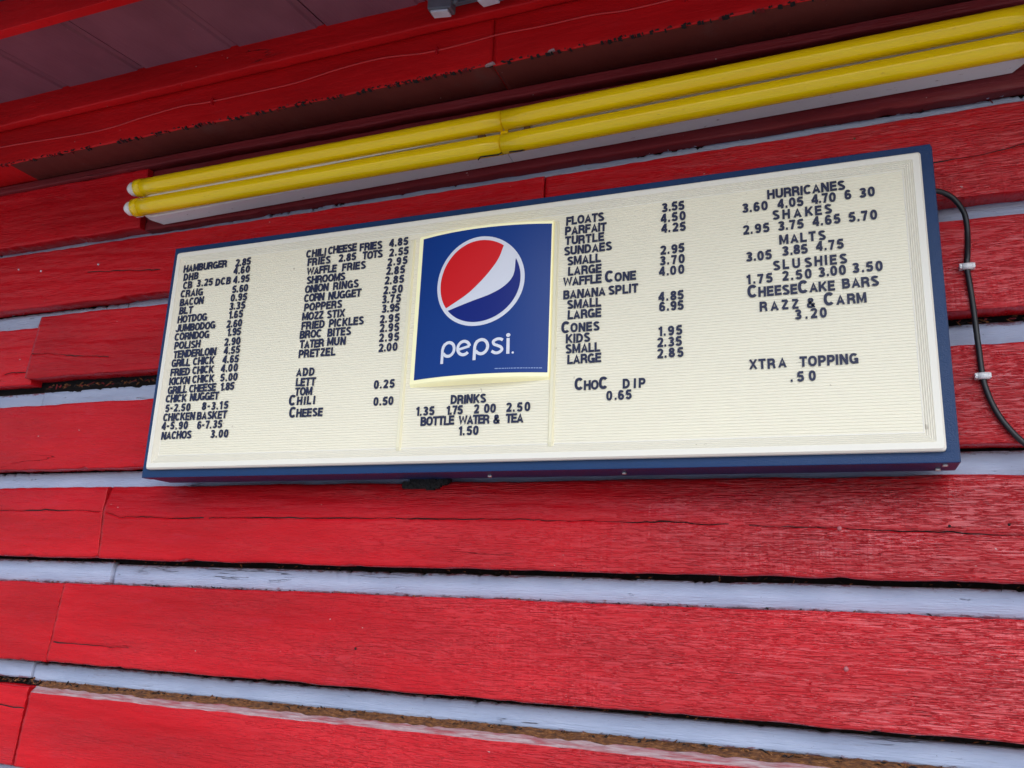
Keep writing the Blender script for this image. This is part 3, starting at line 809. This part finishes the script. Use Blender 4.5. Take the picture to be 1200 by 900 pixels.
# ================================================================ twin tube light fixture
fx = thing('tube_light_fixture', 'long twin tube light fixture with yellow sleeves above the menu board', 'light fixture', (-.74, -.01, EYE + 1.13))
fz = lambda x: (x + 1.92) * .0226                    # slight run-up to the right
XA, XM, XB = -1.925, -.742, .405
hz0 = lambda x: 1.066 + fz(x)
def along(x0, x1, prof, n=24, ends=True):
    """profile (y, z above housing bottom) swept along the fixture"""
    v, f = [], []
    for k in range(n + 1):
        x = x0 + (x1 - x0) * k / n
        v += [(x, y, EYE + hz0(x) + z) for y, z in prof]
    p = len(prof)
    for k in range(n):
        for j in range(p):
            j2 = (j + 1) % p
            f.append((k * p + j, k * p + j2, (k + 1) * p + j2, (k + 1) * p + j))
    if ends:
        f.append(tuple(range(p))[::-1]); f.append(tuple(n * p + j for j in range(p)))
    return v, f
hp = [(.013, 0), (-.034, .003), (-.036, .006), (-.036, .052), (-.057, .050), (-.057, .072), (-.036, .072), (-.036, .118), (-.034, .121), (.013, .124)]
m = MB()
m.add(*along(XA + .055, XM - .0008, hp)); m.add(*along(XM + .0008, XB - .03, hp))
for xs_, xe_ in ((XA + .055, XA + .018), (XB - .03, XB)):     # tapered end caps
    v0 = [(xs_, y, EYE + hz0(xs_) + z) for y, z in hp]
    v1 = [(xe_, y * .55 - .012, EYE + hz0(xe_) + .062 + (z - .062) * .80) for y, z in hp]
    p = len(hp)
    m.add(v0 + v1, [(j, (j + 1) % p, p + (j + 1) % p, p + j) for j in range(p)] + [tuple(range(p, 2 * p))])
hous = m.build('housing', M_white, fx)
t1 = lambda x: 1.155 + (0 if x < -1.92 else (x + 1.92) * .0093 if x < XM else .011 + (x - XM) * .0235)
t2 = lambda x: 1.0915 + (0 if x < -1.92 else (x + 1.92) * .0075 if x < XM else .009 + (x - XM) * .0265)
TY, TR_ = -.063, .0252
for tf in (t1, t2):
    for a, b in ((XA + .016, XM - .0018), (XM + .0018, XB)):
        xs_ = np.linspace(a, b, 16)
        m = MB(); m.tube([(x, TY, EYE + tf(x)) for x in xs_], TR_, 28); t = m.build('tube', M_yellow, fx, True)
        for xx in ((a,) if a < XM - .1 else ()):                                  # clear end collars on each sleeve
            m = MB(); d = .02 if xx == a else -.02
            m.tube([(xx - d * .15, TY, EYE + tf(xx)), (xx + d, TY, EYE + tf(xx + d))], TR_ + .0012, 28)
            m.build('end_collar', M_yellow, t, True)
    # lamp holder at the left end: rounded white nose
    x = XA
    m = MB(); m.tube([(x - .018, TY + .002, EYE + tf(x)), (x - .016, TY, EYE + tf(x)), (x - .008, TY, EYE + tf(x)), (x + .014, TY, EYE + tf(x))], .02, 20, radii=[.008, .014, .0205, .0215])
    m.box(x - .004, x + .022, TY, -.034, EYE + tf(x) - .017, EYE + tf(x) + .017, bev=.003)
    m.build('lamp_holder', M_wplastic, fx, True)
    m = MB(); m.box(XB + .0, XB + .022, TY - .018, -.02, EYE + tf(XB) - .020, EYE + tf(XB) + .020, bev=.004); m.build('lamp_holder', M_wplastic, fx)
for dx, wd in ((-.062, .010), (.0, .010), (.060, .008)):
    m = MB()
    zc = .5 * (t1(XM + dx) + t2(XM + dx))
    m.box(XM + dx - wd, XM + dx + wd, TY + .006, -.046, EYE + zc - .010, EYE + zc + .010, bev=.002)
    m.build('lamp_holder', M_yellow if dx == 0 else M_rust, fx, label='rusty lamp clip at the joint' if dx else None)
m = MB()
m.tube([(XM - .065, -.060, EYE + t2(XM) - .030), (XM - .055, -.068, EYE + t2(XM) - .028), (XM - .01, -.064, EYE + t2(XM) - .027), (XM, -.066, EYE + t2(XM) - .0245)], .0018, 6)
m.tube([(XM + .02, -.066, EYE + t2(XM) - .026), (XM + .05, -.066, EYE + t2(XM) - .0275), (XM + .062, -.058, EYE + t2(XM) - .020)], .0018, 6)
m.build('wire_clip', M_dark, fx)

# ================================================================ menu board
S = SIGN_Y
sx0, sx1, sz0, sz1 = -1.6908, .1970, EYE + .2787, EYE + .9167
menu = thing('menu_board', 'backlit cream menu board in a blue metal frame hanging on the red wall', 'menu board', ((sx0 + sx1) / 2, S + .05, sz0))
FL = .021
m = MB()
m.box(sx0 + .004, sx1 + .003, S + .006, -.006, sz0 + .001, sz1 - .001, bev=.003)
m.build('cabinet', M_blue, menu)
m = MB()
for a, b, c_, d_ in ((sx0, sx1, sz1 - FL, sz1), (sx0, sx1, sz0, sz0 + FL)):
    m.box(a, b, S, S + .030, c_, d_, bev=.0018)
for a, b in ((sx0, sx0 + FL), (sx1 - FL, sx1)):
    m.box(a, b, S + .0006, S + .029, sz0 + FL - .001, sz1 - FL + .001, bev=.0012)
m.build('frame', M_blue, menu)
for x, y in ((sx1 - .022, S + .022), (sx1 - .03, S + .07), (-.741, S + .06), (-.43, S + .05)):
    m = MB(); m.tube([(x, y, sz0 + .002), (x, y, sz0 - .0035)], .005, 10); m.build('screw', M_steel, menu, True)

# vacuum-formed face: side wall, lip, five small steps, ribbed field
fx0, fx1, fz0, fz1 = sx0 + FL - .001, sx1 - FL + .001, sz0 + FL - .001, sz1 - FL + .001
LIP = S - .014
FIELD = S - .009
loops = [(0, S + .004), (.0005, LIP + .004), (.004, LIP), (.016, LIP)]
for q in range(5):
    o0 = .0165 + q * .0038
    yq = LIP + (q + 1) * .001
    loops += [(o0, yq + .0016), (o0 + .0026, yq - .0004)]
loops += [(.0358, FIELD)]
def rect(o, y):
    r = .006 * max(0, 1 - o / .03)
    pts = []
    for (cx, cz_, a0) in ((fx1 - o - r, fz1 - o - r, 0), (fx0 + o + r, fz1 - o - r, 90), (fx0 + o + r, fz0 + o + r, 180), (fx1 - o - r, fz0 + o + r, 270)):
        for q in range(4):
            a = math.radians(a0 + q * 30)
            pts.append((cx + r * math.cos(a), y, cz_ + r * math.sin(a)))
    return pts
v, f = [], []
for o, y in loops:
    v += rect(o, y)
for k in range(len(loops) - 1):
    for j in range(16):
        j2 = (j + 1) % 16
        f.append((k * 16 + j, (k + 1) * 16 + j, (k + 1) * 16 + j2, k * 16 + j2))
put('face_rim', v, f, M_lip, menu, None, False)
gx0, gx1, gz0, gz1 = fx0 + .0358, fx1 - .0358, fz0 + .0358, fz1 - .0358
PITCH = .00612
nr = int(round((gz1 - gz0) / PITCH))
ph = (gz1 - gz0) / nr
prof = []
for k in range(nr):
    z = gz0 + k * ph
    prof += [(z, FIELD), (z + .62 * ph, FIELD + .0001), (z + .72 * ph, FIELD - .0009), (z + .90 * ph, FIELD - .0009)]
prof.append((gz1, FIELD))
v = []
for z, y in prof:
    v += [(gx0, y, z), (gx1, y, z)]
f = [(2 * k, 2 * k + 1, 2 * k + 3, 2 * k + 2) for k in range(len(prof) - 1)]
put('ribbed_face', v, f, M_cream, menu)

# two vertical ridges and the bowed logo panel with a yellowed rim
def nx(v_): return v_ * 1.686
for xa in (-.9405, -.5755):
    m = MB()
    w_, rh_ = .0065, .006
    z0, z1 = gz0 - .006, EYE + .845
    v = []
    for z, s_ in ((z0, .4), (z0 + .008, 1), (z1 - .01, 1), (z1, .5)):
        v += [(xa - w_, FIELD - .0002, z), (xa - w_ * .5, FIELD - rh_ * s_, z), (xa + w_ * .5, FIELD - rh_ * s_, z), (xa + w_, FIELD - .0002, z)]
    f = []
    for k in range(3):
        for j in range(3):
            f.append((k * 4 + j, k * 4 + j + 1, (k + 1) * 4 + j + 1, (k + 1) * 4 + j))
    f += [(0, 3, 2, 1), (12, 13, 14, 15)]
    m.add(v, f)
    m.build('divider_ridge', M_ridge, menu)

PX0, PX1, PZ0, PZ1 = -.9205, -.5825, EYE + .478, EYE + .8485     # rim outline
BX0, BX1, BZ0, BZ1 = -.9085, -.5850, EYE + .4895, EYE + .8400    # blue print
PC, PH = .5 * (PX0 + PX1), .5 * (PX1 - PX0)
def bow(x):
    u = (x - PC) / PH
    return FIELD - .006 - .024 * max(0, 1 - u * u)
N = 40
xs = np.linspace(PX0, PX1, N)
v, f = [], []
for x in xs:
    y = bow(x)
    v += [(x, FIELD + .001, PZ0 - .004), (x, y + .003, PZ0), (x, y, PZ0 + .003), (x, y, PZ1 - .003), (x, y + .003, PZ1), (x, FIELD + .001, PZ1 + .003)]
for k in range(N - 1):
    for j in range(5):
        f.append((k * 6 + j, (k + 1) * 6 + j, (k + 1) * 6 + j + 1, k * 6 + j + 1))
f += [tuple(range(6)), tuple((N - 1) * 6 + j for j in range(6))[::-1]]
panel = put('logo_panel', v, f, M_rim, menu)

def bowed(name, loops_xz, mat, off, holes=False, parent=None):
    """flat outline (or ribbon of quads) laid on the bowed panel, a film off metres proud of it"""
    bm = bmesh.new()
    for pts in loops_xz:
        vs = [bm.verts.new((p[0], 0, p[1])) for p in pts]
        bm.faces.new(vs)
    bmesh.ops.triangulate(bm, faces=bm.faces[:])
    for _ in range(5):                                       # cut so that the film can follow the bow
        long = [e for e in bm.edges if abs(e.verts[0].co.x - e.verts[1].co.x) > .012]
        if not long: break
        bmesh.ops.subdivide_edges(bm, edges=long, cuts=1)
        bmesh.ops.triangulate(bm, faces=[f_ for f_ in bm.faces if len(f_.verts) > 3])
    for q in bm.verts:
        q.co.y = bow(q.co.x) - off
    bmesh.ops.recalc_face_normals(bm, faces=bm.faces[:])
    bm.verts.index_update()
    vv = [q.co[:] for q in bm.verts]; ff = [[q.index for q in f_.verts] for f_ in bm.faces]
    bm.free()
    return put(name, vv, ff, mat, parent or panel)

def strip(pts, wd):
    """ribbon quads along a polyline; wd constant or list"""
    P = [Vector((p[0], p[1])) for p in pts]
    L, R_ = [], []
    for k, p in enumerate(P):
        t = (P[min(k + 1, len(P) - 1)] - P[max(k - 1, 0)]).normalized()
        nrm = Vector((-t.y, t.x)) * (.5 * (wd[k] if isinstance(wd, list) else wd))
        L.append(p + nrm); R_.append(p - nrm)
    return [[L[k][:], R_[k][:], R_[k + 1][:], L[k + 1][:]] for k in range(len(P) - 1)]
def arc(cx, cz_, rx, rz, a0, a1, n=24):
    return [(cx + rx * math.cos(math.radians(a0 + (a1 - a0) * k / n)), cz_ + rz * math.sin(math.radians(a0 + (a1 - a0) * k / n))) for k in range(n + 1)]

# blue print: a grid of strips so it follows the bow
bowed('blue_print', [[(BX0, BZ0), (BX1, BZ0), (BX1, BZ1), (BX0, BZ1)]], M_pblue, .0006)
CX, CZ = -.7493, EYE + .7098
RO, RI = .1082, .0990
bowed('emblem', [arc(CX, CZ, RO, RO, 0, 360, 72)[:-1]], M_pwhite, .0011)
def on_circle(a, r=RI): return (CX + r * math.cos(math.radians(a)), CZ + r * math.sin(math.radians(a)))
def fit(cpts): return [(p.x, p.y) for p in catmull([Vector((q[0], q[1], 0)) for q in cpts], 8)]
# red upper field
a_top = math.degrees(math.atan2(.7901 - .7098, -.6922 + .7493)); a_bot = math.degrees(math.atan2(.6504 - .7098, -.8315 + .7493)) + 360
edge = fit([(-.6922, EYE + .7901), (-.7030, EYE + .7599), (-.7227, EYE + .7307), (-.7494, EYE + .7022), (-.7800, EYE + .6775), (-.8315, EYE + .6504)])
redp = [on_circle(a_top + (a_bot - a_top) * k / 40) for k in range(41)] + edge[::-1][1:-1]
bowed('emblem_red', [redp], M_pred, .0016)
edge2 = fit([(-.8253, EYE + .6444), (-.7684, EYE + .6602), (-.7199, EYE + .6742), (-.6861, EYE + .6924), (-.6665, EYE + .7178), (-.6630, EYE + .757)])
b0 = math.degrees(math.atan2(.6444 - .7098, -.8253 + .7493)) + 360; b1 = math.degrees(math.atan2(.757 - .7098, -.6630 + .7493)) + 360
blup = [on_circle(b1 + (b0 - b1) * k / 40) for k in range(41)] + edge2[1:-1]
bowed('emblem_blue', [blup], M_pdark, .0016)
# lower-case word in round stroked letters
ST = .0072
W = []
def P_(cx, stem_x, base, xh, bottom):
    r = (xh - base) / 2 - ST / 2
    cz_ = (xh + base) / 2
    q = strip(arc(cx, cz_, r * .92, r, -150, 170, 32), ST)
    q += strip([(stem_x, bottom), (stem_x, cz_), (stem_x + .0015, cz_ + r * .45), (cx - r * .6, cz_ + r * .86)], ST)
    return q
W += P_(-.8160, -.8318, EYE + .5322, EYE + .5717, EYE + .5194)
ez = EYE + .5517; er = .0193 - ST / 2
W += strip(arc(-.7772, ez, er * .95, er, 12, 318, 32), ST)
W += strip([(-.7772 - er * .85, ez - .003), (-.7772 + er * .92, ez + .0035)], ST * .85)
W += P_(-.7342, -.7500, EYE + .5317, EYE + .5717, EYE + .5215)
szc = EYE + .5516
W += strip(fit([(-.6845, szc + .0130), (-.6905, szc + .0158), (-.6985, szc + .0155), (-.7060, szc + .0110), (-.7045, szc + .0045), (-.6970, szc + .0010),
                (-.6885, szc - .0030), (-.6860, szc - .0095), (-.6925, szc - .0152), (-.7010, szc - .0160), (-.7095, szc - .0115)]), ST * .92)
W += strip([(-.6720, EYE + .5324), (-.6726, EYE + .5686)], ST)
bowed('emblem_word', W, M_pwhite, .0013)
bowed('emblem_dot', [arc(-.6727, EYE + .5755, .0048, .0046, 0, 360, 18)[:-1]], M_pwhite, .0013)
bowed('emblem_mark', [arc(-.6610, EYE + .5349, .0026, .0026, 0, 360, 12)[:-1]], M_pwhite, .0013)
tiny = []
xx = -.7005
while xx < -.597:
    l = rng.uniform(.003, .008)
    tiny.append([(xx, EYE + .4985), (xx + l, EYE + .4985), (xx + l, EYE + .5006), (xx, EYE + .5006)])
    xx += l + .0012
bowed('fine_print', tiny, M_small, .0010)

# changeable letters: own grotesque capitals built from strokes (unit cap height), set one by one along the rails
ST_ = .222
h_ = ST_ / 2
LO, HI = h_, 1 - h_
def ell(cx, cy, rx, ry, a0, a1, n=14):
    return [(cx + rx * math.cos(math.radians(a0 + (a1 - a0) * k / n)), cy + ry * math.sin(math.radians(a0 + (a1 - a0) * k / n))) for k in range(n + 1)]
def sq(cx, cy, rx, ry, a0, a1, n=18, p=.80):       # squarish round, as in grotesque capitals
    out = []
    for k in range(n + 1):
        a = math.radians(a0 + (a1 - a0) * k / n)
        c, s = math.cos(a), math.sin(a)
        out.append((cx + rx * math.copysign(abs(c) ** p, c), cy + ry * math.copysign(abs(s) ** p, s)))
    return out
def ring(w, y0=LO, y1=HI):
    return sq(w / 2, (y0 + y1) / 2, w / 2 - h_, (y1 - y0) / 2, 90, 450, 32, .86)
def bowl(x0, x1, y0, y1):                         # D-like bowl starting and ending on a stem
    r = (y1 - y0) / 2
    xr = max(x0 + .01, x1 - h_ - r * .9)
    return [(x0, y1), (xr, y1)] + sq(xr, (y0 + y1) / 2, x1 - h_ - xr, r, 88, -88, 14, .9) + [(xr, y0), (x0, y0)]
def s_curve(w):
    c = w / 2
    r = c - h_
    up, dn = .735, .265
    a = sq(c, up, r * .93, HI - up, 20, 200, 14, .86)
    b = sq(c, dn, r, dn - LO, 20, -160, 14, .86)
    return a + [(c - .06, .535), (c + .06, .475)] + b
G = {}
def g_(ch, w, *strokes): G[ch] = (w, [list(s) for s in strokes])
g_('A', .76, [(h_ * .95, 0), (.38, 1 - .03), (.76 - h_ * .95, 0)], [(.17, .29), (.59, .29)])
g_('B', .70, [(h_, 0), (h_, 1)], bowl(h_, .66, .535, HI), bowl(h_, .70, LO, .505))
g_('C', .74, sq(.37, .5, .37 - h_, .5 - h_, 42, 318, 28, .86))
g_('D', .72, [(h_, 0), (h_, 1)], bowl(h_, .72, LO, HI))
g_('E', .63, [(h_, 0), (h_, 1)], [(h_, HI), (.62, HI)], [(h_, .515), (.58, .515)], [(h_, LO), (.63, LO)])
g_('F', .60, [(h_, 0), (h_, 1)], [(h_, HI), (.60, HI)], [(h_, .50), (.54, .50)])
g_('G', .76, sq(.38, .5, .38 - h_, .5 - h_, 42, 335, 28, .86), [(.41, .44), (.76 - h_, .44)], [(.76 - h_, .52), (.76 - h_, .02)])
g_('H', .72, [(h_, 0), (h_, 1)], [(.72 - h_, 0), (.72 - h_, 1)], [(h_, .52), (.72 - h_, .52)])
g_('I', ST_ + .004, [(h_, 0), (h_, 1)])
g_('J', .56, [(.56 - h_, 1)] + sq(.28, .30, .28 - h_, .30 - h_, 0, -170, 14, .9))
g_('K', .74, [(h_, 0), (h_, 1)], [(h_ + .03, .36), (.64, 1)], [(.27, .58), (.65, 0)])
g_('L', .60, [(h_, 0), (h_, 1)], [(h_, LO), (.60, LO)])
g_('M', .86, [(h_, 0), (h_, 1)], [(.86 - h_, 0), (.86 - h_, 1)], [(h_ + .02, .98), (.43, .10), (.84 - h_, .98)])
g_('N', .73, [(h_, 0), (h_, 1)], [(.73 - h_, 0), (.73 - h_, 1)], [(h_ + .02, .96), (.71 - h_, .04)])
g_('O', .78, ring(.78))
g_('P', .68, [(h_, 0), (h_, 1)], bowl(h_, .68, .44, HI))
g_('R', .72, [(h_, 0), (h_, 1)], bowl(h_, .69, .48, HI), [(.42, .47), (.56, .36), (.60, .16), (.64, 0)])
g_('S', .68, s_curve(.68))
g_('T', .66, [(0, HI), (.66, HI)], [(.33, 0), (.33, HI)])
g_('U', .72, [(h_, 1), (h_, .36)] + sq(.36, .36, .36 - h_, .36 - h_, 180, 360, 16, .9) + [(.72 - h_, 1)])
g_('W', 1.02, [(h_ * .9, 1), (.275, .06), (.51, .95), (.745, .06), (1.02 - h_ * .9, 1)])
g_('X', .74, [(.09, 0), (.65, 1)], [(.09, 1), (.65, 0)])
g_('Z', .64, [(.03, HI), (.54, HI)], [(.54, HI), (.10, LO)], [(.08, LO), (.62, LO)])
g_('&', .74, [(.70, .02), (.22, .62)] + ell(.34, .76, .15, .15, 160, -20, 10) + [(.16, .40)] + ell(.31, .27, .21, .18, 150, 330, 10) + [(.64, .46)])
g_('0', .62, sq(.31, .5, .31 - h_, .5 - h_, 90, 450, 32, .86))
g_('1', .40, [(.40 - h_, 0), (.40 - h_, 1)], [(.03, .76), (.22, .80), (.40 - h_, .98)])
g_('2', .61, sq(.305, .70, .305 - h_, .30 - h_, 170, -18, 14, .9) + [(.33, .33), (.12, LO + .02)], [(.04, LO), (.60, LO)])
g_('3', .61, sq(.30, .735, .27 - h_ + .02, .265 - h_, 165, -80, 14, .9) + [(.24, .52)], [(.24, .52)] + sq(.30, .275, .31 - h_, .275 - h_, 80, -165, 16, .9))
g_('4', .63, [(.46, 0), (.46, 1)], [(.44, .95), (.07, .33)], [(.03, .29), (.63, .29)])
g_('5', .61, [(.56, HI), (.14, HI)], [(.15, HI), (.11, .47)], [(.12, .48)] + sq(.29, .33, .32 - h_, .33 - h_, 130, -160, 20, .9))
g_('6', .61, sq(.305, .32, .305 - h_, .32 - h_, 90, 450, 26, .88), sq(.305, .5, .305 - h_, .5 - h_, 40, 185, 16, .86))
g_('7', .60, [(.02, HI), (.56, HI)], [(.55, .95), (.36, .52), (.25, 0)])
g_('8', .62, sq(.31, .735, .285 - h_, .265 - h_, 90, 450, 24, .9), sq(.31, .285, .31 - h_, .285 - h_, 90, 450, 24, .9))
g_('9', .61, sq(.305, .68, .305 - h_, .32 - h_, 90, 450, 26, .88), sq(.305, .5, .305 - h_, .5 - h_, 220, 365, 16, .86))
g_('.', .20, [(.01, h_ + .01), (.19, h_ + .01)])
g_('-', .36, [(.02, .44), (.34, .44)])
def stroke_mesh(pts, y, dep):
    """mitred ribbon with thickness along one stroke"""
    P = [Vector(p) for p in pts]
    Q = [P[0]]
    for p in P[1:]:
        if (p - Q[-1]).length > 1e-4: Q.append(p)
    P = Q
    closed = (P[0] - P[-1]).length < 1e-3
    if closed: P = P[:-1]
    n = len(P)
    L, R_ = [], []
    for k in range(n):
        d0 = (P[k] - P[k - 1]).normalized() if (closed or k > 0) else None
        d1 = (P[(k + 1) % n] - P[k]).normalized() if (closed or k < n - 1) else None
        a, b = d0 or d1, d1 or d0
        n0, n1 = Vector((-a.y, a.x)), Vector((-b.y, b.x))
        mt = n0 + n1
        mt = n1.copy() if mt.length < .2 else mt.normalized()
        ln = h_ / max(.45, mt.dot(n1))
        L.append(P[k] + mt * ln); R_.append(P[k] - mt * ln)
    v = [(p.x, p.y, y + dep) for p in L] + [(p.x, p.y, y + dep) for p in R_] + [(p.x, p.y, y) for p in L] + [(p.x, p.y, y) for p in R_]
    f = []
    for k in range(n if closed else n - 1):
        k2 = (k + 1) % n
        f += [(k, n + k, n + k2, k2), (k, k2, 2 * n + k2, 2 * n + k), (n + k, 3 * n + k, 3 * n + k2, n + k2)]
    if not closed:
        f += [(0, 2 * n, 3 * n, n), (n - 1, 2 * n - 1, 4 * n - 1, 3 * n - 1)]
    return v, f
glyphs = {}
def glyph(ch):
    if ch not in glyphs:
        w_, st = G[ch]
        V, F = [], []
        for q, s in enumerate(st):
            v, f = stroke_mesh(s, 0, .055 + .006 * q)
            b = len(V)
            V += v; F += [tuple(b + t for t in p) for p in f]
        V = [(min(w_, max(0, p[0])), min(1.0, max(0.0, p[1])), p[2]) for p in V]
        glyphs[ch] = (np.array(V), F, w_)
    return glyphs[ch]
CAP = .0210
BIG = .0272
LY = FIELD - .0014
rng2 = random.Random(8)
XSQ = 1.0
for txt, x, z, wd in MENU:
    items = []
    big = False
    for ch in txt:
        if ch == '^': big = True; continue
        items.append((ch, BIG if big else CAP)); big = False
    geo = []
    for ch, cap in items:
        if ch == '_':
            geo.append((None, None, .008)); continue
        co, fc, w_ = glyph(ch)
        geo.append((co * (cap * XSQ, cap, .021), fc, w_ * cap * XSQ))
    tot = sum(q[2] for q in geo)
    gap = (wd - tot) / max(1, len(geo) - 1)
    m = MB()
    px = x
    wts = [rng2.uniform(.65, 1.35) for _ in geo[:-1]]
    sw = sum(wts) if wts else 1
    for q, (c2, fc, gw) in enumerate(geo):
        if c2 is not None:
            a = rng2.gauss(0, .010); ca, sa = math.cos(a), math.sin(a)
            dzz = rng2.gauss(0, .0003)
            yy = LY - .0004 * (q % 2)
            vv = [(px + p[0] * ca - p[1] * sa, yy - p[2], EYE + z + dzz + p[0] * sa + p[1] * ca) for p in c2]
            m.add(vv, fc)
        if q < len(geo) - 1:
            px += gw + gap * (wts[q] * (len(geo) - 1) / sw if gap > 0 else 1)
    m.build('price_lettering' if any(c.isdigit() for c in txt) else 'item_lettering', M_letter, menu)

# ================================================================ power cord and its clips
cp = [(.175, -.030, .850), (.205, -.026, .853), (.23, -.014, .847), (.247, -.009, .829), (.259, -.0075, .799), (.260, -.0065, .756), (.255, -.0145, .71), (.252, -.0145, .685),
      (.254, -.0145, .647), (.257, -.009, .593), (.259, -.0085, .523), (.261, -.008, .461), (.267, -.0085, .425), (.278, -.0085, .391), (.295, -.0085, .359), (.320, -.0085, .327), (.37, -.0085, .279), (.43, -.009, .22), (.47, -.009, .12), (.49, -.009, -.10)]
m = MB(); m.tube(catmull([(x, y, EYE + z) for x, y, z in cp], 8), .0055, 14)
tag(m.build('power_cord', M_cable, None, True), 'black power cord curving down the red wall from the right side of the menu board', 'cord')
def clip(x, y, z, label):
    t = thing('cable_clip', label, 'cable clip', (x, y, EYE + z), 'white clips holding the power cord')
    m = MB()
    m.tube([(x - .010, y - .006, EYE + z), (x + .010, y - .006, EYE + z)], .0068, 12)
    m.box(x - .0145, x - .0065, y - .011, y + .006, EYE + z - .0052, EYE + z + .0052, bev=.002)
    m.box(x + .0065, x + .014, y - .011, y + .006, EYE + z - .0052, EYE + z + .0052, bev=.002)
    m.build('saddle', M_wplastic, t, True)
    m = MB(); m.disc((x - .0105, y - .0108, EYE + z), .0026, .0012, 10); m.build('nail', M_steel, t)
clip(.252, -.0145, .685, 'upper white clip on the black cord, beside the middle of the menu board')
clip(.261, -.008, .461, 'lower white clip on the black cord, where it bends right')
